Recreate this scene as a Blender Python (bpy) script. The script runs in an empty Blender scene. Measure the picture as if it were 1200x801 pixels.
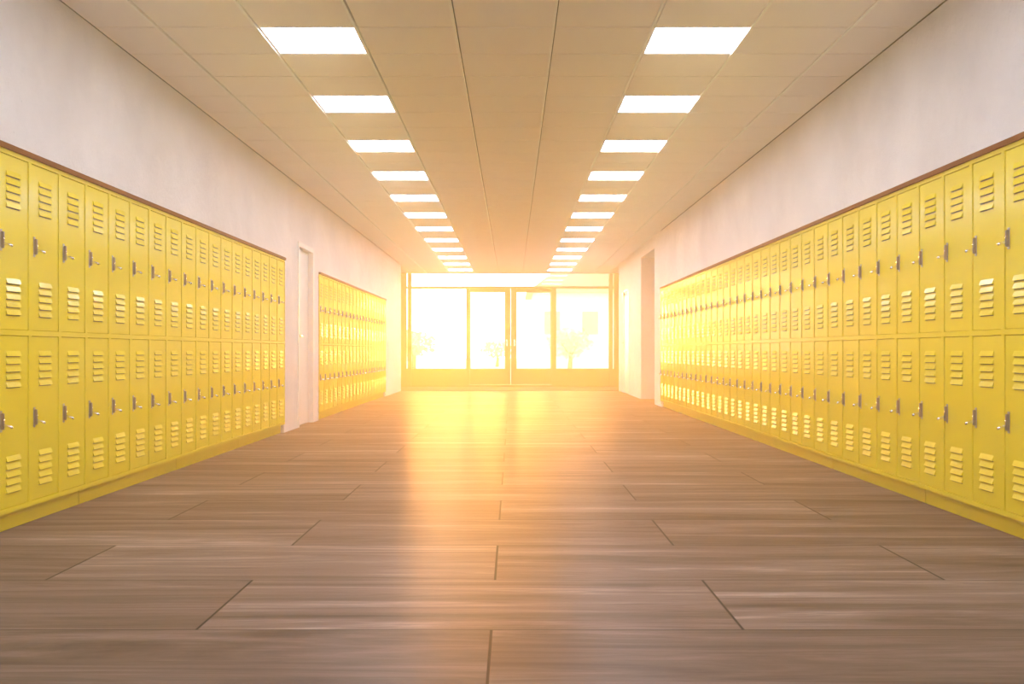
import bpy, bmesh, math, random
from mathutils import Vector, Matrix
random.seed(7)
R = math.radians
scn = bpy.context.scene
COL = scn.collection

# ------------------------------------------------------------------ camera, world, sun, exposure
CAM_Z = 0.892
cd = bpy.data.cameras.new('camera'); cam = bpy.data.objects.new('camera', cd); COL.objects.link(cam)
cam.location = (0, 0, CAM_Z); cam.rotation_euler = (R(90), 0, 0)
cd.sensor_width = 36; cd.lens = 1290 / 1200 * 36; cd.shift_y = 10.5 / 1200
cd.clip_start = 0.05; cd.clip_end = 400
scn.camera = cam

scn.view_settings.view_transform = 'Standard'
scn.view_settings.look = 'None'
scn.view_settings.gamma = 1.0
scn.view_settings.use_curve_mapping = False
scn.view_settings.exposure = 0.25
try:
    scn.cycles.use_denoising = True
    scn.cycles.max_bounces = 10
    scn.cycles.volume_bounces = 1
    scn.cycles.sample_clamp_indirect = 8
    scn.cycles.caustics_reflective = False
    scn.cycles.caustics_refractive = False
except Exception:
    pass

SKY_COL, SKY_STR = (1.0, 0.86, 0.64), 5.2
BACK_COL = (0.93, 0.90, 1.0)          # cooler, dimmer sky away from the sun (factor on SKY_STR below)
BACK_STR = 2.5
SUN_COL, SUN_STR = (1.0, 0.34, 0.04), 17.0
SUN_AZ, SUN_EL = 0.4, 3.5          # degrees left of the corridor's axis, above the horizon
LAMP_COL, LAMP_STR = (0.94, 0.96, 1.0), 15.5
HAZE_DENS, HAZE_G, HAZE_COL = 0.027, 0.61, (1.0, 0.79, 0.42)

w = bpy.data.worlds.new('sky'); scn.world = w; w.use_nodes = True
bg = w.node_tree.nodes['Background']
# evening sky: warm towards the sun's side (+Y), cool behind
_N = w.node_tree.nodes; _L = w.node_tree.links
_tc = _N.new('ShaderNodeTexCoord'); _sp = _N.new('ShaderNodeSeparateXYZ'); _L.new(_tc.outputs['Generated'], _sp.inputs[0])
_mr = _N.new('ShaderNodeMapRange'); _mr.inputs['From Min'].default_value = -0.3; _mr.inputs['From Max'].default_value = 0.5
_L.new(_sp.outputs[1], _mr.inputs['Value'])
_mx = _N.new('ShaderNodeMix'); _mx.data_type = 'RGBA'; _L.new(_mr.outputs[0], _mx.inputs[0])
_mx.inputs[6].default_value = (*[c*BACK_STR for c in BACK_COL], 1); _mx.inputs[7].default_value = (*[c*SKY_STR for c in SKY_COL], 1)
_L.new(_mx.outputs[2], bg.inputs[0]); bg.inputs[1].default_value = 1.0
sl = bpy.data.lights.new('sun', 'SUN'); sun = bpy.data.objects.new('sun', sl); COL.objects.link(sun)
sl.color = SUN_COL; sl.energy = SUN_STR; sl.angle = R(16)
sd = Vector((math.sin(R(SUN_AZ)) * math.cos(R(SUN_EL)), math.cos(R(SUN_AZ)) * math.cos(R(SUN_EL)), math.sin(R(SUN_EL))))
sun.rotation_euler = sd.to_track_quat('Z', 'Y').to_euler()
sun.location = (0, 40, 8)

# ------------------------------------------------------------------ materials
def mat(name):
    m = bpy.data.materials.new(name); m.use_nodes = True
    return m, m.node_tree.nodes, m.node_tree.links, m.node_tree.nodes['Principled BSDF']

def simple(name, col, rough=0.5, metal=0.0, bump=0.0, bscale=60, coat=0.0, vary=0.04, ior=1.5):
    m, N, L, b = mat(name)
    tc = N.new('ShaderNodeTexCoord')
    n = N.new('ShaderNodeTexNoise'); n.inputs['Scale'].default_value = bscale; n.inputs['Detail'].default_value = 4
    L.new(tc.outputs['Object'], n.inputs['Vector'])
    mr = N.new('ShaderNodeMapRange')
    mr.inputs['To Min'].default_value = 1 - vary; mr.inputs['To Max'].default_value = 1 + vary
    L.new(n.outputs['Fac'], mr.inputs['Value'])
    mx = N.new('ShaderNodeVectorMath'); mx.operation = 'SCALE'; mx.inputs[0].default_value = col
    L.new(mr.outputs['Result'], mx.inputs['Scale'])
    L.new(mx.outputs['Vector'], b.inputs['Base Color'])
    b.inputs['Roughness'].default_value = rough; b.inputs['Metallic'].default_value = metal
    b.inputs['IOR'].default_value = ior
    if coat:
        b.inputs['Coat Weight'].default_value = coat; b.inputs['Coat Roughness'].default_value = 0.12
        b.inputs['Coat IOR'].default_value = 1.7
    if bump:
        bp = N.new('ShaderNodeBump'); bp.inputs['Strength'].default_value = bump; bp.inputs['Distance'].default_value = 0.01
        L.new(n.outputs['Fac'], bp.inputs['Height']); L.new(bp.outputs['Normal'], b.inputs['Normal'])
    return m

def emission(name, col, s):
    m = bpy.data.materials.new(name); m.use_nodes = True
    N = m.node_tree.nodes; N.clear()
    e = N.new('ShaderNodeEmission'); o = N.new('ShaderNodeOutputMaterial')
    e.inputs[0].default_value = (*col, 1); e.inputs[1].default_value = s
    m.node_tree.links.new(e.outputs[0], o.inputs[0]); return m

def gloss_layer(m, b, share, rough, rough_link=None, normal=None):
    N, L = m.node_tree.nodes, m.node_tree.links
    g = N.new('ShaderNodeBsdfGlossy'); g.inputs['Roughness'].default_value = rough
    if rough_link: L.new(rough_link, g.inputs['Roughness'])
    if normal: L.new(normal, g.inputs['Normal'])
    mx = N.new('ShaderNodeMixShader'); mx.inputs[0].default_value = share
    L.new(b.outputs[0], mx.inputs[1]); L.new(g.outputs[0], mx.inputs[2])
    L.new(mx.outputs[0], N['Material Output'].inputs['Surface'])

def yellow_paint():
    m, N, L, b = mat('yellow_enamel')
    tc = N.new('ShaderNodeTexCoord')
    n = N.new('ShaderNodeTexNoise'); n.inputs['Scale'].default_value = 3.0; n.inputs['Detail'].default_value = 2
    L.new(tc.outputs['Object'], n.inputs['Vector'])
    cr = N.new('ShaderNodeMix'); cr.data_type = 'RGBA'
    cr.inputs[6].default_value = (0.88, 0.67, 0.006, 1); cr.inputs[7].default_value = (0.91, 0.71, 0.009, 1)
    L.new(n.outputs['Fac'], cr.inputs[0]); L.new(cr.outputs[2], b.inputs['Base Color'])
    b.inputs['Roughness'].default_value = 0.6
    b.inputs['Specular IOR Level'].default_value = 0.0
    gloss_layer(m, b, 0.15, 0.17)
    return m

def plaster():
    m, N, L, b = mat('rough_plaster')
    tc = N.new('ShaderNodeTexCoord')
    n1 = N.new('ShaderNodeTexNoise'); n1.inputs['Scale'].default_value = 1.1; n1.inputs['Detail'].default_value = 6; n1.inputs['Roughness'].default_value = 0.65
    n2 = N.new('ShaderNodeTexNoise'); n2.inputs['Scale'].default_value = 22; n2.inputs['Detail'].default_value = 6; n2.inputs['Roughness'].default_value = 0.7
    n3 = N.new('ShaderNodeTexVoronoi'); n3.inputs['Scale'].default_value = 34
    for n in (n1, n2, n3): L.new(tc.outputs['Object'], n.inputs['Vector'])
    cr = N.new('ShaderNodeValToRGB')
    cr.color_ramp.elements[0].position = 0.3; cr.color_ramp.elements[0].color = (0.66, 0.63, 0.65, 1)
    cr.color_ramp.elements[1].position = 0.7; cr.color_ramp.elements[1].color = (0.82, 0.79, 0.80, 1)
    L.new(n1.outputs['Fac'], cr.inputs[0])
    # small pits, gathered where the coarse noise is high
    pit = N.new('ShaderNodeMapRange'); pit.inputs['From Min'].default_value = 0.10; pit.inputs['From Max'].default_value = 0.20
    pit.inputs['To Min'].default_value = 0; pit.inputs['To Max'].default_value = 1
    L.new(n3.outputs['Distance'], pit.inputs['Value'])
    sel = N.new('ShaderNodeMapRange'); sel.inputs['From Min'].default_value = 0.55; sel.inputs['From Max'].default_value = 0.63
    sel.inputs['To Min'].default_value = 1; sel.inputs['To Max'].default_value = 0
    L.new(n2.outputs['Fac'], sel.inputs['Value'])
    mxm = N.new('ShaderNodeMath'); mxm.operation = 'MAXIMUM'
    L.new(pit.outputs[0], mxm.inputs[0]); L.new(sel.outputs[0], mxm.inputs[1])
    mr = N.new('ShaderNodeMapRange'); mr.inputs['To Min'].default_value = 0.68; mr.inputs['To Max'].default_value = 1
    L.new(mxm.outputs[0], mr.inputs['Value'])
    sc = N.new('ShaderNodeVectorMath'); sc.operation = 'SCALE'
    L.new(cr.outputs[0], sc.inputs[0]); L.new(mr.outputs[0], sc.inputs['Scale'])
    L.new(sc.outputs['Vector'], b.inputs['Base Color'])
    add = N.new('ShaderNodeMath'); add.operation = 'ADD'
    L.new(n2.outputs['Fac'], add.inputs[0]); L.new(mxm.outputs[0], add.inputs[1])
    bp = N.new('ShaderNodeBump'); bp.inputs['Strength'].default_value = 0.7; bp.inputs['Distance'].default_value = 0.008
    L.new(add.outputs[0], bp.inputs['Height']); L.new(bp.outputs['Normal'], b.inputs['Normal'])
    b.inputs['Roughness'].default_value = 0.75
    return m

PL_D, PL_Y0, PL_L, PL_X0 = 0.7645, 3.524, 1.752, -1.011
def floor_wood():
    m, N, L, b = mat('laminate_planks')
    geo = N.new('ShaderNodeNewGeometry')
    sep = N.new('ShaderNodeSeparateXYZ'); L.new(geo.outputs['Position'], sep.inputs[0])
    def M(op, a, c=None, d=None):
        n = N.new('ShaderNodeMath'); n.operation = op
        for i, v in enumerate((a, c, d)):
            if v is None: continue
            if isinstance(v, (int, float)): n.inputs[i].default_value = v
            else: L.new(v, n.inputs[i])
        return n.outputs[0]
    x, y = sep.outputs[0], sep.outputs[1]
    v = M('DIVIDE', M('SUBTRACT', y, PL_Y0), PL_D)
    row = M('FLOOR', v); fv = M('SUBTRACT', v, row)
    odd = M('FLOORED_MODULO', row, 2.0)
    jit = M('MULTIPLY', odd, 0.945 / PL_L)
    u = M('SUBTRACT', M('DIVIDE', M('SUBTRACT', x, PL_X0), PL_L), jit)
    colm = M('FLOOR', u); fu = M('SUBTRACT', u, colm)
    # distance to the joints in metres
    du = M('MULTIPLY', M('MINIMUM', fu, M('SUBTRACT', 1.0, fu)), PL_L)
    dv = M('MULTIPLY', M('MINIMUM', fv, M('SUBTRACT', 1.0, fv)), PL_D)
    gap = M('MINIMUM', M('DIVIDE', du, 1.35), dv)
    gm = N.new('ShaderNodeMapRange'); gm.inputs['From Min'].default_value = 0.0024; gm.inputs['From Max'].default_value = 0.0042
    L.new(gap, gm.inputs['Value'])
    # three strips inside every plank, each its own grain
    strip = M('FLOOR', M('MULTIPLY', fv, 3.0))
    cid = N.new('ShaderNodeCombineXYZ')
    L.new(colm, cid.inputs[0]); L.new(row, cid.inputs[1])
    wn = N.new('ShaderNodeTexWhiteNoise'); wn.noise_dimensions = '3D'; L.new(cid.outputs[0], wn.inputs['Vector'])
    cid2 = N.new('ShaderNodeCombineXYZ')
    L.new(colm, cid2.inputs[0]); L.new(row, cid2.inputs[1]); L.new(strip, cid2.inputs[2])
    wn2 = N.new('ShaderNodeTexWhiteNoise'); wn2.noise_dimensions = '3D'; L.new(cid2.outputs[0], wn2.inputs['Vector'])
    off = M('MULTIPLY', wn.outputs['Value'], 60.0)
    def grain(sx, sy, det, rough, dist=0.0):
        c = N.new('ShaderNodeCombineXYZ')
        L.new(M('ADD', M('MULTIPLY', x, sx), off), c.inputs[0]); L.new(M('ADD', M('MULTIPLY', y, sy), off), c.inputs[1])
        n = N.new('ShaderNodeTexNoise'); n.inputs['Scale'].default_value = 1; n.inputs['Detail'].default_value = det
        n.inputs['Roughness'].default_value = rough; n.inputs['Distortion'].default_value = dist
        L.new(c.outputs[0], n.inputs['Vector']); return n.outputs['Fac']
    g1 = grain(0.5, 4.8, 7, 0.68, 0.9)
    g2 = grain(1.6, 60.0, 5, 0.7, 0.2)
    g3 = grain(1.3, 14.0, 2, 0.5, 0.5)
    mixv = M('ADD', M('MULTIPLY', g1, 0.78), M('MULTIPLY', g2, 0.22))
    mixv = M('ADD', mixv, M('MULTIPLY', M('SUBTRACT', wn2.outputs['Value'], 0.5), 0.07))
    mixv = M('ADD', mixv, M('MULTIPLY', M('SUBTRACT', wn.outputs['Value'], 0.5), 0.03))
    cr = N.new('ShaderNodeValToRGB'); e = cr.color_ramp.elements
    e[0].position = 0.33; e[0].color = (0.055, 0.035, 0.026, 1)
    e[1].position = 0.68; e[1].color = (0.36, 0.275, 0.235, 1)
    e2 = e.new(0.46); e2.color = (0.115, 0.080, 0.063, 1)
    e3 = e.new(0.58); e3.color = (0.185, 0.135, 0.112, 1)
    L.new(mixv, cr.inputs[0])
    # knots
    kn = N.new('ShaderNodeMapRange'); kn.inputs['From Min'].default_value = 0.68; kn.inputs['From Max'].default_value = 0.76
    kn.inputs['To Min'].default_value = 1; kn.inputs['To Max'].default_value = 0.45
    L.new(g3, kn.inputs['Value'])
    fac = M('MULTIPLY', kn.outputs[0], M('ADD', M('MULTIPLY', gm.outputs[0], 0.96), 0.04))
    sc = N.new('ShaderNodeVectorMath'); sc.operation = 'SCALE'
    L.new(cr.outputs[0], sc.inputs[0]); L.new(fac, sc.inputs['Scale'])
    L.new(sc.outputs['Vector'], b.inputs['Base Color'])
    rr = N.new('ShaderNodeMapRange'); rr.inputs['To Min'].default_value = 0.26; rr.inputs['To Max'].default_value = 0.38
    L.new(g1, rr.inputs['Value']); b.inputs['Roughness'].default_value = 0.8; b.inputs['Specular IOR Level'].default_value = 0.0
    bp = N.new('ShaderNodeBump'); bp.inputs['Strength'].default_value = 0.12; bp.inputs['Distance'].default_value = 0.003
    hh = M('ADD', M('MULTIPLY', gm.outputs[0], 1.5), M('MULTIPLY', g2, 0.06))
    L.new(hh, bp.inputs['Height']); L.new(bp.outputs['Normal'], b.inputs['Normal'])
    gloss_layer(m, b, 0.05, 0.25, rr.outputs[0], bp.outputs['Normal'])
    return m

def brown_wood():
    m, N, L, b = mat('brown_wood')
    tc = N.new('ShaderNodeTexCoord'); mp = N.new('ShaderNodeMapping'); mp.inputs['Scale'].default_value = (30, 1.2, 30)
    L.new(tc.outputs['Object'], mp.inputs[0])
    n = N.new('ShaderNodeTexNoise'); n.inputs['Scale'].default_value = 2; n.inputs['Detail'].default_value = 5
    L.new(mp.outputs[0], n.inputs['Vector'])
    cr = N.new('ShaderNodeValToRGB')
    cr.color_ramp.elements[0].color = (0.13, 0.024, 0.0005, 1); cr.color_ramp.elements[1].color = (0.20, 0.038, 0.0005, 1)
    L.new(n.outputs['Fac'], cr.inputs[0]); L.new(cr.outputs[0], b.inputs['Base Color'])
    b.inputs['Roughness'].default_value = 0.6; b.inputs['Specular IOR Level'].default_value = 0.03
    return m

def glass():
    m = bpy.data.materials.new('window_glass'); m.use_nodes = True
    N = m.node_tree.nodes; L = m.node_tree.links; N.clear()
    t = N.new('ShaderNodeBsdfTransparent'); t.inputs[0].default_value = (0.97, 0.97, 0.95, 1)
    g = N.new('ShaderNodeBsdfGlossy'); g.inputs['Roughness'].default_value = 0.02
    f = N.new('ShaderNodeFresnel'); f.inputs[0].default_value = 1.45
    mx = N.new('ShaderNodeMixShader'); o = N.new('ShaderNodeOutputMaterial')
    L.new(f.outputs[0], mx.inputs[0]); L.new(t.outputs[0], mx.inputs[1]); L.new(g.outputs[0], mx.inputs[2]); L.new(mx.outputs[0], o.inputs[0])
    return m

YEL = yellow_paint()
PLA = plaster()
FLO = floor_wood()
BRN = brown_wood()
GLA = glass()
TILE = simple('ceiling_tile', (0.90, 0.82, 0.80), 0.85, bump=0.15, bscale=120, vary=0.03)
TEE = simple('ceiling_grid_metal', (0.92, 0.88, 0.84), 0.45)
VOID = simple('plenum_shadow_gap', (0.04, 0.03, 0.02), 0.9)
SLOT_SHADE = simple('vent_slot_shade', (0.10, 0.035, 0.01), 0.8)
STEEL = simple('latch_steel', (0.42, 0.40, 0.42), 0.32, metal=0.9)
DSTEEL = simple('latch_dark_steel', (0.26, 0.22, 0.22), 0.4, metal=0.7)
CHROME = simple('latch_chrome', (0.85, 0.80, 0.80), 0.2, metal=1.0)
WHITE = simple('white_door_paint', (0.80, 0.78, 0.76), 0.4, vary=0.01)
PANEL = emission('lamp_diffuser', LAMP_COL, LAMP_STR)
FRAMEW = simple('lamp_frame_white', (0.82, 0.82, 0.82), 0.4)
MAT_ = simple('entrance_mat', (0.05, 0.022, 0.008), 0.95, bump=0.3, bscale=200)
PAVE = simple('pale_paving', (0.60, 0.56, 0.50), 0.9, bscale=3)
FACADE = simple('pale_facade', (0.80, 0.76, 0.70), 0.9, bscale=2)
ROOF = simple('tiled_roof', (0.45, 0.30, 0.22), 0.9, bscale=8)
PANE = simple('far_window_pane', (0.25, 0.26, 0.28), 0.2)
LEAF = simple('tree_leaf', (0.55, 0.58, 0.36), 0.8, bscale=6, vary=0.2)
BARK = simple('tree_bark', (0.20, 0.14, 0.10), 0.9, bscale=12)

# ------------------------------------------------------------------ mesh helpers
class MB:
    def __init__(s): s.bm = bmesh.new(); s.mats = []
    def mi(s, m):
        if m not in s.mats: s.mats.append(m)
        return s.mats.index(m)
    def box(s, x0, x1, y0, y1, z0, z1, m, bev=0.0, mtx=None):
        b2 = bmesh.new()
        vs = [b2.verts.new((x, y, z)) for x in (x0, x1) for y in (y0, y1) for z in (z0, z1)]
        for f in ((0,1,3,2),(4,6,7,5),(0,4,5,1),(2,3,7,6),(0,2,6,4),(1,5,7,3)):
            b2.faces.new([vs[i] for i in f])
        bmesh.ops.recalc_face_normals(b2, faces=b2.faces)
        if bev: bmesh.ops.bevel(b2, geom=list(b2.edges), offset=bev, segments=2, affect='EDGES')
        s.merge(b2, m, mtx)
    def merge(s, b2, m, mtx=None, smooth=False):
        if mtx: bmesh.ops.transform(b2, matrix=mtx, verts=b2.verts)
        k = s.mi(m); mp = {}
        for v in b2.verts: mp[v] = s.bm.verts.new(v.co)
        for f in b2.faces:
            try:
                g = s.bm.faces.new([mp[v] for v in f.verts]); g.material_index = k; g.smooth = smooth
            except ValueError: pass
        b2.free()
    def prism(s, pts, x0, x1, m):     # pts = (y, z) outline swept along x
        b2 = bmesh.new()
        a = [b2.verts.new((x0, p[0], p[1])) for p in pts]; c = [b2.verts.new((x1, p[0], p[1])) for p in pts]
        b2.faces.new(a); b2.faces.new(c[::-1])
        for i in range(len(pts)):
            j = (i + 1) % len(pts); b2.faces.new((a[i], c[i], c[j], a[j]))
        bmesh.ops.recalc_face_normals(b2, faces=b2.faces)
        s.merge(b2, m)
    def quad(s, pts, m):
        f = s.bm.faces.new([s.bm.verts.new(p) for p in pts]); f.material_index = s.mi(m)
    def tube(s, path, radii, m, n=12):
        b2 = bmesh.new(); rings = []
        for i, p in enumerate(path):
            p = Vector(p); d = (Vector(path[min(i+1, len(path)-1)]) - Vector(path[max(i-1, 0)])).normalized()
            u = d.cross(Vector((0.13, 0.2, 0.97)));  u = u if u.length > 0.05 else d.cross(Vector((1, 0, 0)))
            u.normalize(); v = d.cross(u)
            rings.append([b2.verts.new(p + (u*math.cos(t) + v*math.sin(t))*radii[i]) for t in [2*math.pi*k/n for k in range(n)]])
        for a, c in zip(rings, rings[1:]):
            for k in range(n): b2.faces.new((a[k], a[(k+1) % n], c[(k+1) % n], c[k]))
        b2.faces.new(rings[0][::-1]); b2.faces.new(rings[-1])
        bmesh.ops.recalc_face_normals(b2, faces=b2.faces)
        s.merge(b2, m, smooth=True)
    def build(s, name, parent=None, loc=None):
        me = bpy.data.meshes.new(name); s.bm.normal_update(); s.bm.to_mesh(me); s.bm.free()
        for m in s.mats: me.materials.append(m)
        o = bpy.data.objects.new(name, me); COL.objects.link(o)
        if parent: o.parent = parent
        if loc: o.location = loc
        return o

def tag(o, label=None, cat=None, group=None, kind=None):
    if label: o['label'] = label
    if cat: o['category'] = cat
    if group: o['group'] = group
    if kind: o['kind'] = kind
    return o
def empty(name, loc=(0,0,0), rz=0):
    o = bpy.data.objects.new(name, None); COL.objects.link(o); o.location = loc; o.rotation_euler = (0,0,rz)
    o.empty_display_size = 0.1
    return o
def copy_tree(o, parent=None):
    c = o.copy(); COL.objects.link(c)
    if parent: c.parent = parent
    for ch in list(o.children): copy_tree(ch, c)
    return c

# ------------------------------------------------------------------ dimensions (metres)
CEIL = 2.817
YB = -2.5                 # unseen back end behind the camera, set close for its added window
WL, WR = -2.487, 2.392    # wall planes
FL, FR = -2.475, 2.380    # locker face planes
Y_END = 24.66             # where the side walls stop
Y_GL = 27.2               # glazed screen
PITCH = 1.866; CW = PITCH / 5
L1_END, L2_START = 12.0, 14.154
L1_START = L1_END - 4*PITCH; L2_END = L2_START + 4*PITCH
R_END = 17.654; R_START = R_END - 7*PITCH
LK0, LK1 = 0.095, 1.880   # locker body bottom and top
NICHE = 0.50

# ------------------------------------------------------------------ setting: floor, ceiling, walls
b = MB(); b.box(-4.2, 5.2, YB, Y_GL, -0.1, 0.0, FLO); tag(b.build('floor'), kind='structure')

# ceiling tiles in a lay-in grid
TX0, TW, TY0, TD = -1.514, 0.589, 6.552, 0.5865
LAMP_K = list(range(-15, 34, 3)); LAMP_I = (0, 4)
b = MB()
xs = [WL] + [TX0 + TW*i for i in range(-1, 7)] + [WR]
k0 = int(math.floor((YB - TY0)/TD)); k1 = int(math.ceil((Y_GL - TY0)/TD))
for j in range(k0, k1):
    ya, yb = max(TY0 + TD*j, YB), min(TY0 + TD*(j+1), Y_GL)
    for i in range(len(xs)-1):
        ti = i - 2
        if j in LAMP_K and ti in (LAMP_I[0] + 0, LAMP_I[1] + 0): continue
        b.box(xs[i] + 0.009, xs[i+1] - 0.014, ya + 0.008, yb - 0.008, CEIL, CEIL + 0.015, TILE)
for i in range(1, len(xs)-1):
    b.box(xs[i] - 0.014, xs[i] + 0.001, YB, Y_GL, CEIL - 0.010, CEIL + 0.012, TEE)
b.box(-4.2, 5.2, YB, Y_GL, CEIL + 0.045, CEIL + 0.20, VOID)
b.box(-4.2, WL, Y_END, Y_GL, CEIL, CEIL + 0.04, TILE); b.box(WR, 5.2, 18.0, Y_GL, CEIL, CEIL + 0.04, TILE)
tag(b.build('ceiling'), kind='structure')

LD0, LD1, LDH = 12.77, 13.76, 2.165      # left doorway
RO0, RO1, ROH = 18.466, 20.41, 2.617     # right side passage
RD0, RD1, RDH = 22.55, 23.66, 2.20       # right doorway
def wall_seg(b, x0, x1, y0, y1, z0, z1): b.box(x0, x1, y0, y1, z0, z1, PLA)
TOPW = LK1 + 0.0
b = MB()
wall_seg(b, -3.1, WL, YB, L1_START, 0, CEIL)
wall_seg(b, -3.1, WL, L1_START, L1_END, TOPW + 0.027, CEIL); wall_seg(b, -3.1, WL - NICHE, L1_START, L1_END, 0, TOPW + 0.027)
wall_seg(b, -3.1, WL, L1_END, LD0, 0, CEIL); wall_seg(b, -3.1, WL, LD0, LD1, LDH, CEIL)
wall_seg(b, -3.1, WL, LD1, L2_START, 0, CEIL)
wall_seg(b, -3.1, WL, L2_START, L2_END, TOPW + 0.027, CEIL); wall_seg(b, -3.1, WL - NICHE, L2_START, L2_END, 0, TOPW + 0.027)
wall_seg(b, -3.1, WL, L2_END, Y_END, 0, CEIL)
wall_seg(b, -4.2, -3.1, 24.3, Y_END, 0, CEIL); wall_seg(b, -4.3, -4.2, 24.3, Y_GL, 0, CEIL)
wall_seg(b, -3.2, -3.1, LD0 - .2, LD1 + .2, 0, LDH + .2)
tag(b.build('wall_left'), kind='structure')
b = MB()
wall_seg(b, WR, 3.0, YB, R_START, 0, CEIL)
wall_seg(b, WR, 3.0, R_START, R_END, TOPW + 0.027, CEIL); wall_seg(b, WR + NICHE, 3.0, R_START, R_END, 0, TOPW + 0.027)
wall_seg(b, WR, 3.0, R_END, RO0, 0, CEIL); wall_seg(b, WR, 3.0, RO0, RO1, ROH, CEIL)
wall_seg(b, 3.0, 5.2, RO0 - .15, RO0, 0, CEIL); wall_seg(b, 3.0, 5.2, RO1, RO1 + .15, 0, CEIL); wall_seg(b, 5.1, 5.2, RO0, RO1, 0, CEIL)
wall_seg(b, WR, 3.0, RO1, RD0, 0, CEIL); wall_seg(b, WR, 3.0, RD0, RD1, RDH, CEIL); wall_seg(b, WR, 3.0, RD1, Y_END, 0, CEIL)
wall_seg(b, 3.0, 3.1, RD0 - .2, RD1 + .2, 0, RDH + .2)
wall_seg(b, 3.0, 4.2, 24.3, Y_END, 0, CEIL); wall_seg(b, 4.2, 4.3, 24.3, Y_GL, 0, CEIL)
tag(b.build('wall_right'), kind='structure')
b = MB()                                  # unseen glazed end, added behind the camera to brighten the near ceiling
for xa in (-2.487, -1.25, -0.06, 1.13, 2.33): b.box(xa, xa + 0.062, YB - 0.08, YB, 0, CEIL, BRN)
for za, zb in ((0, 0.3), (2.2, 2.25), (2.75, CEIL)): b.box(-2.48, 2.39, YB - 0.07, YB - 0.01, za, zb, BRN)
bw = tag(b.build('added_fill_window'), kind='structure')
b = MB(); b.box(-2.48, 2.39, YB - 0.045, YB - 0.039, 0.3, 2.75, GLA); b.build('glass_pane', bw)

# doors
def make_door(name, x, s, y0, y1, h, handle_y, proud, closer):
    # s = +1: the wall's solid side is at +x
    b = MB(); d = 0.055
    b.box(min(x - s*proud, x + s*0.12), max(x - s*proud, x + s*0.12), y0, y0 + d, 0, h, WHITE, 0.004)
    b.box(min(x - s*proud, x + s*0.12), max(x - s*proud, x + s*0.12), y1 - d, y1, 0, h, WHITE, 0.004)
    b.box(min(x - s*proud, x + s*0.12), max(x - s*proud, x + s*0.12), y0 + d, y1 - d, h - d, h, WHITE, 0.004)
    fr = tag(b.build(name), 'white painted door in its frame, %s' % ('between the two left rows of lockers' if s < 0 else 'right wall nearest the glazed screen'), kind='structure')
    xr = x + s*(0.05 if closer is None else 0.012)
    b = MB(); b.box(min(xr, xr + s*0.045), max(xr, xr + s*0.045), y0 + d + 0.004, y1 - d - 0.004, 0.006, h - d - 0.004, WHITE, 0.003)
    leaf = b.build('door_leaf', fr)
    b = MB(); hz = 1.07
    b.box(min(xr, xr - s*0.008), max(xr, xr - s*0.008), handle_y - 0.022, handle_y + 0.022, hz - 0.09, hz + 0.07, STEEL, 0.002)
    dirn = 1 if handle_y < (y0 + y1)/2 else -1
    b.tube([(xr, handle_y, hz), (xr - s*0.05, handle_y, hz), (xr - s*0.055, handle_y + dirn*0.03, hz), (xr - s*0.055, handle_y + dirn*0.12, hz)], [0.01]*4, CHROME)
    b.build('door_handle', leaf)
    if closer:
        b = MB(); b.box(xr - 0.05, xr, closer - 0.10, closer + 0.10, h - 0.13, h - 0.075, STEEL, 0.006); b.build('door_closer', leaf)
    return fr
make_door('door_1', WL, -1, LD0, LD1, LDH, LD0 + 0.135, 0.012, None)
make_door('door_2', WR, 1, RD0, RD1, RDH, 23.53, 0.002, 23.45)

# glazed entrance screen (brown timber), double door in the middle
PX = Y_GL / 1290.0
def gx(px): return (px - 600) * PX
def gz(py): return CAM_Z + (411 - py) * PX
GY0, GY1 = Y_GL - 0.03, Y_GL + 0.07
b = MB()
ztop = gz(320.3)
def fbox(x0, x1, z0, z1, y0=GY0, y1=GY1): b.box(x0, x1, y0, y1, z0, z1, BRN, 0.004)
fbox(-4.2, gx(476.3), 0, CEIL + .05)
fbox(gx(719.3), 4.2, 0, CEIL + .05)
fbox(gx(476.3), gx(719.3), ztop, CEIL + .05)
fbox(gx(478.0), gx(482.2), 0.0, ztop, GY0 - 0.03); fbox(gx(713.4), gx(717.9), 0.0, ztop, GY0 - 0.03)
fbox(gx(476.3), gx(478.0), 0, gz(431.7)); fbox(gx(717.9), gx(719.3), 0, gz(431.7))
fbox(gx(476.3), gx(478.0), gz(338), gz(335.6)); fbox(gx(717.9), gx(719.3), gz(338), gz(335.6))
fbox(gx(482.2), gx(713.4), gz(338.2), gz(335.4))
fbox(gx(546.3), gx(550.2), 0.0, gz(338.2)); fbox(gx(646.5), gx(651.8), 0.0, gz(338.2))
fbox(gx(482.2), gx(546.3), gz(431.7) - 0.05, gz(431.7)); fbox(gx(651.8), gx(713.4), gz(431.7) - 0.05, gz(431.7))
fbox(gx(482.2), gx(713.4), 0.0, 0.06)
b.box(gx(482.2), gx(546.3), Y_GL, Y_GL + 0.04, 0.06, gz(431.7) - 0.05, BRN)
b.box(gx(651.8), gx(713.4), Y_GL, Y_GL + 0.04, 0.06, gz(431.7) - 0.05, BRN)
scr = tag(b.build('window_1'), 'brown timber glazed screen across the end of the corridor', kind='structure')
def pane(x0, x1, z0, z1, par, y=Y_GL + 0.02):
    b = MB(); b.box(x0, x1, y - 0.004, y + 0.004, z0, z1, GLA); return b.build('glass_pane', par)
pane(gx(482.2), gx(713.4), gz(335.4), ztop, scr)
pane(gx(482.2), gx(546.3), gz(431.7), gz(338.2), scr); pane(gx(651.8), gx(713.4), gz(431.7), gz(338.2), scr)
pane(gx(476.3), gx(478), gz(431.7), ztop, scr); pane(gx(717.9), gx(719.3), gz(431.7), ztop, scr)
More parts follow.
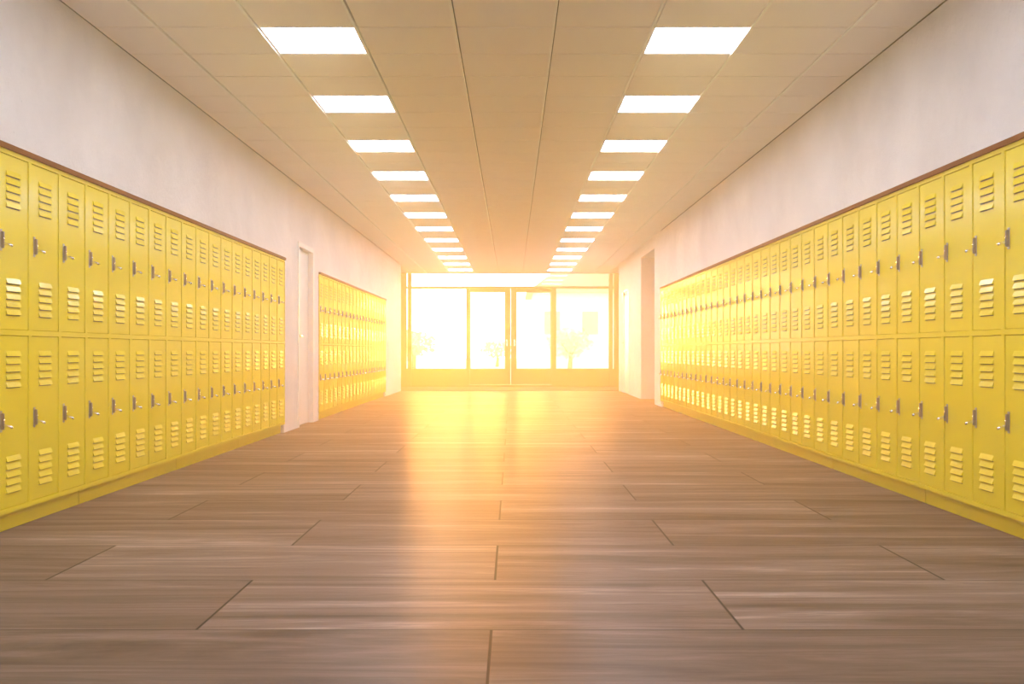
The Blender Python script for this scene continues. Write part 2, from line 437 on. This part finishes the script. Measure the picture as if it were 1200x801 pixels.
def leafd(name, x0, x1, gx0, gx1, hx):
    b = MB(); zt = gz(338.2) - 0.004; zg1 = gz(342.2); zg0 = gz(431.7)
    y0, y1 = Y_GL - 0.005, Y_GL + 0.045
    b.box(x0, gx0, y0, y1, 0.065, zt, BRN, 0.003); b.box(gx1, x1, y0, y1, 0.065, zt, BRN, 0.003)
    b.box(gx0, gx1, y0, y1, zg1, zt, BRN); b.box(gx0, gx1, y0, y1, zg0 - 0.06, zg0, BRN); b.box(gx0, gx1, y0, y1, 0.065, 0.10, BRN)
    b.box(gx0, gx1, y0 + .012, y1 - .012, 0.10, zg0 - 0.06, BRN)
    o = tag(b.build(name), kind='structure')
    pane(gx0, gx1, zg0, zg1, o)
    b = MB(); hz = gz(401)
    b.box(hx - .018, hx + .018, y0 - .008, y0, hz - .09, hz + .07, CHROME, .002)
    dx = 0.11 if hx > gx(598.5) else -0.11
    b.tube([(hx, y0, hz), (hx, y0 - .05, hz), (hx + dx*.3, y0 - .056, hz), (hx + dx, y0 - .056, hz)], [.01]*4, CHROME)
    b.build('door_handle', o)
leafd('door_3', gx(550.2) + .003, gx(598.5) - .004, gx(551.4), gx(591.5), gx(594))
leafd('door_4', gx(598.5) + .004, gx(646.5) - .003, gx(605.5), gx(645.2), gx(603))

# entrance mat
b = MB(); b.box(-3.6, 3.6, Y_END + 0.02, Y_GL - 0.07, 0.0, 0.012, MAT_, 0.003)
tag(b.build('entrance_mat'), 'dark brown entrance mat along the foot of the glazed screen', 'doormat')

# ------------------------------------------------------------------ lockers
DOORW = CW/2 - 0.0165
def make_locker():
    root = empty('locker')
    b = MB(); hw = CW/2 - 0.0003; D = 0.44; H = LK1 - LK0
    z = [0.0, 0.025, 0.875, 0.902, 1.763, H]
    b.box(-hw, -hw + 0.0165, 0, D, 0, H, YEL); b.box(hw - 0.0165, hw, 0, D, 0, H, YEL)
    i = hw - 0.0165
    b.box(-i, i, 0, D, z[0], z[1], YEL); b.box(-i, i, 0, D, z[2], z[3], YEL); b.box(-i, i, 0, D, z[4], z[5], YEL)
    b.box(-i, i, D - 0.01, D, z[1], z[4], YEL)
    b.build('body', root)
    for za, zb in ((z[1], z[2]), (z[3], z[4])):
        h = zb - za
        d = MB(); d.box(-i + 0.0022, i - 0.0022, 0.0045, 0.024, 0.0022, h - 0.0035, YEL, 0.0015)
        door = d.build('door', root, (0, 0, za))
        for v0 in (h - 0.078 - 0.183, 0.070):
            v = MB()
            for k in range(5):
                zb_ = v0 + k*0.0385
                v.prism([(0.0045, zb_ + 0.030), (-0.0046, zb_ + 0.0045), (-0.0046, zb_ + 0.0030), (0.0045, zb_ + 0.0045)], -0.0775, 0.0775, YEL)
                v.quad([(-0.076, 0.0036, zb_ - 0.0012), (0.076, 0.0036, zb_ - 0.0012), (0.076, 0.0036, zb_ + 0.0042), (-0.076, 0.0036, zb_ + 0.0042)], SLOT_SHADE)  # dark strip on the door stands in for slot opening and hood shadow
            v.build('louvre_vent', door)
        hx, hz = -CW/2 + 0.056, h*0.505
        p = MB()
        p.box(hx - 0.011, hx + 0.011, 0.0015, 0.0045, hz - 0.052, hz + 0.052, STEEL, 0.001)
        p.box(hx - 0.0070, hx + 0.0070, -0.012, 0.0015, hz - 0.040, hz + 0.040, DSTEEL, 0.002)
        hd = p.build('latch', door)
        p = MB()
        zl = hz - 0.020
        p.tube([(hx, -0.010, zl), (hx + 0.001, -0.024, zl - 0.001), (hx + 0.003, -0.040, zl - 0.006), (hx + 0.004, -0.052, zl - 0.010)], [0.0075, 0.007, 0.008, 0.006], CHROME, 10)
        p.tube([(hx, -0.0115, hz + 0.006), (hx, -0.0145, hz + 0.006)], [0.0055, 0.0055], CHROME, 12)
        lv = p.build('latch_lever', door)
    return root

ORD = ['first','second','third','fourth','fifth','sixth','seventh','eighth','ninth','tenth','eleventh','twelfth','thirteenth','fourteenth','fifteenth',
       'sixteenth','seventeenth','eighteenth','nineteenth','twentieth','twenty-first','twenty-second','twenty-third','twenty-fourth','twenty-fifth','twenty-sixth',
       'twenty-seventh','twenty-eighth','twenty-ninth','thirtieth','thirty-first','thirty-second','thirty-third','thirty-fourth','thirty-fifth','thirty-sixth']
proto = make_locker(); used = [False]
def row(x, rz, y0, n, rowname, hidden, plinth_label, trim_label, other):
    tot = n - hidden
    for k in range(n):
        if used[0]: o = copy_tree(proto)
        else: o = proto; used[0] = True
        o.location = (x, y0 + CW*(k + 0.5), LK0); o.rotation_euler = (0, 0, rz)
        v = k - hidden
        if v < 0: s = 'yellow two-door locker of the %s, just outside the photo edge' % rowname
        elif v < tot/2: s = 'yellow two-door locker, %s from the near end of the %s' % (ORD[v], rowname)
        else:
            q = tot - 1 - v
            s = 'yellow two-door locker, %s from the far end of the %s%s' % (ORD[q], rowname, '')
        tag(o, s, 'locker', 'lockers in the %s' % rowname)
    sgn = 1 if x < 0 else -1
    for k in range(n//5):
        b = MB(); xa, xb = x - sgn*0.046, x - sgn*0.43
        b.box(min(xa, xb), max(xa, xb), 0.004, PITCH - 0.004, 0.0, LK0, YEL, 0.002)
        o = b.build('locker_plinth', None, (0, y0 + PITCH*k, 0))
        q = n//5 - 1 - k
        s = 'yellow plinth under five lockers, %s of the %s counting from the far end' % (ORD[q], rowname)
        tag(o, s, 'plinth', 'plinths under the %s' % rowname)
    b = MB(); xa, xb = x + sgn*0.014, x - sgn*0.46
    b.box(min(xa, xb), max(xa, xb), y0, y0 + PITCH*(n//5), LK1, LK1 + 0.027, BRN, 0.001)
    tag(b.build('locker_top_board'), trim_label, 'top board')
row(FL, R(90), L1_START, 20, 'near left row', 2, '', 'long brown wooden board on top of the near left row of lockers', 0)
row(FL, R(90), L2_START, 20, 'far left row', 0, '', 'thin brown wooden board on top of the far left row of lockers', 0)
row(FR, R(-90), R_START, 35, 'right row', 1, '', 'long brown wooden board on top of the right row of lockers', 0)

# ------------------------------------------------------------------ ceiling lamps
def make_lamp():
    root = empty('ceiling_light')
    b = MB(); a, c = TW/2 - 0.009, TD/2 - 0.004
    t = 0.007
    b.box(-a, a, -c, -c + t, 0.0, 0.04, FRAMEW); b.box(-a, a, c - t, c, 0.0, 0.04, FRAMEW)
    b.box(-a, -a + t, -c + t, c - t, 0.0, 0.04, FRAMEW); b.box(a - t, a, -c + t, c - t, 0.0, 0.04, FRAMEW)
    b.box(-a, a, -c, c, 0.034, 0.04, FRAMEW)
    b.build('lamp_frame', root)
    b = MB(); b.box(-a + t, a - t, -c + t, c - t, 0.004, 0.010, PANEL); b.build('diffuser', root)
    return root
lamp = make_lamp(); first = True
for side, ti in (('left', LAMP_I[0]), ('right', LAMP_I[1])):
    vis = [k for k in LAMP_K if k >= 0]
    for k in LAMP_K:
        o = lamp if first else copy_tree(lamp); first = False
        o.location = (TX0 + TW*(ti + 0.5), TY0 + TD*(k + 0.5), CEIL)
        if k >= 0:
            v = k//3
            s = 'lit square ceiling panel light, %s from the %s in the %s line' % (ORD[v] if v < 6 else ORD[11 - v], 'camera' if v < 6 else 'glazed screen', side)
        else: s = 'lit square ceiling panel light of the %s line, above or behind the camera' % side
        tag(o, s, 'ceiling light', 'square panel lights in the %s line of the ceiling' % side)

# ------------------------------------------------------------------ outside
b = MB(); b.box(-80, 80, Y_GL + 0.08, 140, -0.25, -0.05, PAVE); tag(b.build('ground'), kind='structure')
def house(name, x0, x1, y0, y1, h, roof, label, nx, nz):
    root = empty(name, ((x0+x1)/2, (y0+y1)/2, -0.05)); W2 = (x1-x0)/2; D2 = (y1-y0)/2
    b = MB(); b.box(-W2, W2, -D2, D2, 0, h, FACADE); b.build('wall', root)
    if roof:
        b = MB(); b2 = bmesh.new()
        pts = [(-W2-.4, -D2-.4, h), (W2+.4, -D2-.4, h), (W2+.4, D2+.4, h), (-W2-.4, D2+.4, h), (-W2*.0-0.01, -D2-.4, h+roof), (0.01, D2+.4, h+roof)]
        vs = [b2.verts.new(p) for p in pts]
        for f in ((0,1,4),(1,2,5,4),(2,3,5),(3,0,4,5),(0,3,2,1)): b2.faces.new([vs[i] for i in f])
        bmesh.ops.recalc_face_normals(b2, faces=b2.faces); b.merge(b2, ROOF); b.build('roof', root)
    for i in range(nx):
        for j in range(nz):
            cx = -W2 + (i+.5)*2*W2/nx; cz = (j+.6)*h/nz
            f = MB(); f.box(cx-.55, cx+.55, -D2-.04, -D2+.05, cz-.75, cz+.75, FRAMEW, .01); wn_ = f.build('window', root)
            f = MB(); f.box(cx-.45, cx+.45, -D2-.06, -D2-.03, cz-.65, cz+.65, PANE); f.build('pane', wn_)
    tag(root, label, 'building')
house('town_house', 1.2, 7.6, 62, 70, 4.2, 2.8, 'pale gabled house seen through the right leaf of the glazed door', 3, 1)
house('apartment_building', 7.2, 16, 76, 86, 13, 0, 'tall pale apartment building seen through the rightmost pane', 5, 5)
house('low_building', -16, -9, 100, 108, 2.6, 1.0, 'low pale building far away behind the leftmost pane', 5, 1)
def tree(x, y, h, r, label):
    root = empty('tree', (x, y, -0.05))
    b = MB(); b.tube([(0,0,0), (.05,0,h*.3), (-.04,.05,h*.62)], [r*.11, r*.08, r*.04], BARK)
    b.tube([(.05,0,h*.35), (.35*r,0,h*.6)], [r*.05, r*.03], BARK, 8); b.tube([(.0,0,h*.4), (-.35*r,.1,h*.64)], [r*.05, r*.03], BARK, 8)
    b.build('trunk', root)
    b = MB()
    rnd = random.Random(int(x*31 + y))
    for _ in range(520):
        a, e, q = rnd.uniform(0, 6.283), rnd.uniform(-1, 1), rnd.random()**.4
        s = math.sqrt(1-e*e); c = Vector((math.cos(a)*s*r*q, math.sin(a)*s*r*q, h*.66 + e*h*.34*q))
        n = Vector((rnd.uniform(-1,1), rnd.uniform(-1,1), rnd.uniform(-1,1))).normalized(); u = n.orthogonal().normalized(); v = n.cross(u); z = rnd.uniform(.10,.2)*r*.6
        b.quad([c - u*z, c - v*z*.6, c + u*z, c + v*z*.6], LEAF)
    b.build('crown', root); tag(root, label, 'tree', 'trees outside the glazed screen')
tree(2.4, 46, 2.0, 1.0, 'pale leafy tree outside, low in the rightmost pane')
tree(-5.2, 58, 2.0, 1.3, 'pale leafy tree outside, low in the leftmost pane')
tree(-0.9, 66, 1.6, 1.0, 'small pale tree outside the left leaf of the glazed door')

# ------------------------------------------------------------------ haze volume added to give the warm glow
hm = bpy.data.materials.new('glow_haze'); hm.use_nodes = True
N = hm.node_tree.nodes; N.clear()
vs = N.new('ShaderNodeVolumeScatter'); o = N.new('ShaderNodeOutputMaterial')
vs.inputs['Color'].default_value = (*HAZE_COL, 1); vs.inputs['Density'].default_value = HAZE_DENS; vs.inputs['Anisotropy'].default_value = HAZE_G
hm.node_tree.links.new(vs.outputs[0], o.inputs['Volume'])
b = MB(); b.box(-4.15, 5.05, YB + 0.01, Y_GL + 0.06, 0.0005, CEIL + 0.03, hm)
tag(b.build('haze'), 'warm haze added to give the glow in front of the glazed screen', 'haze', kind='stuff')
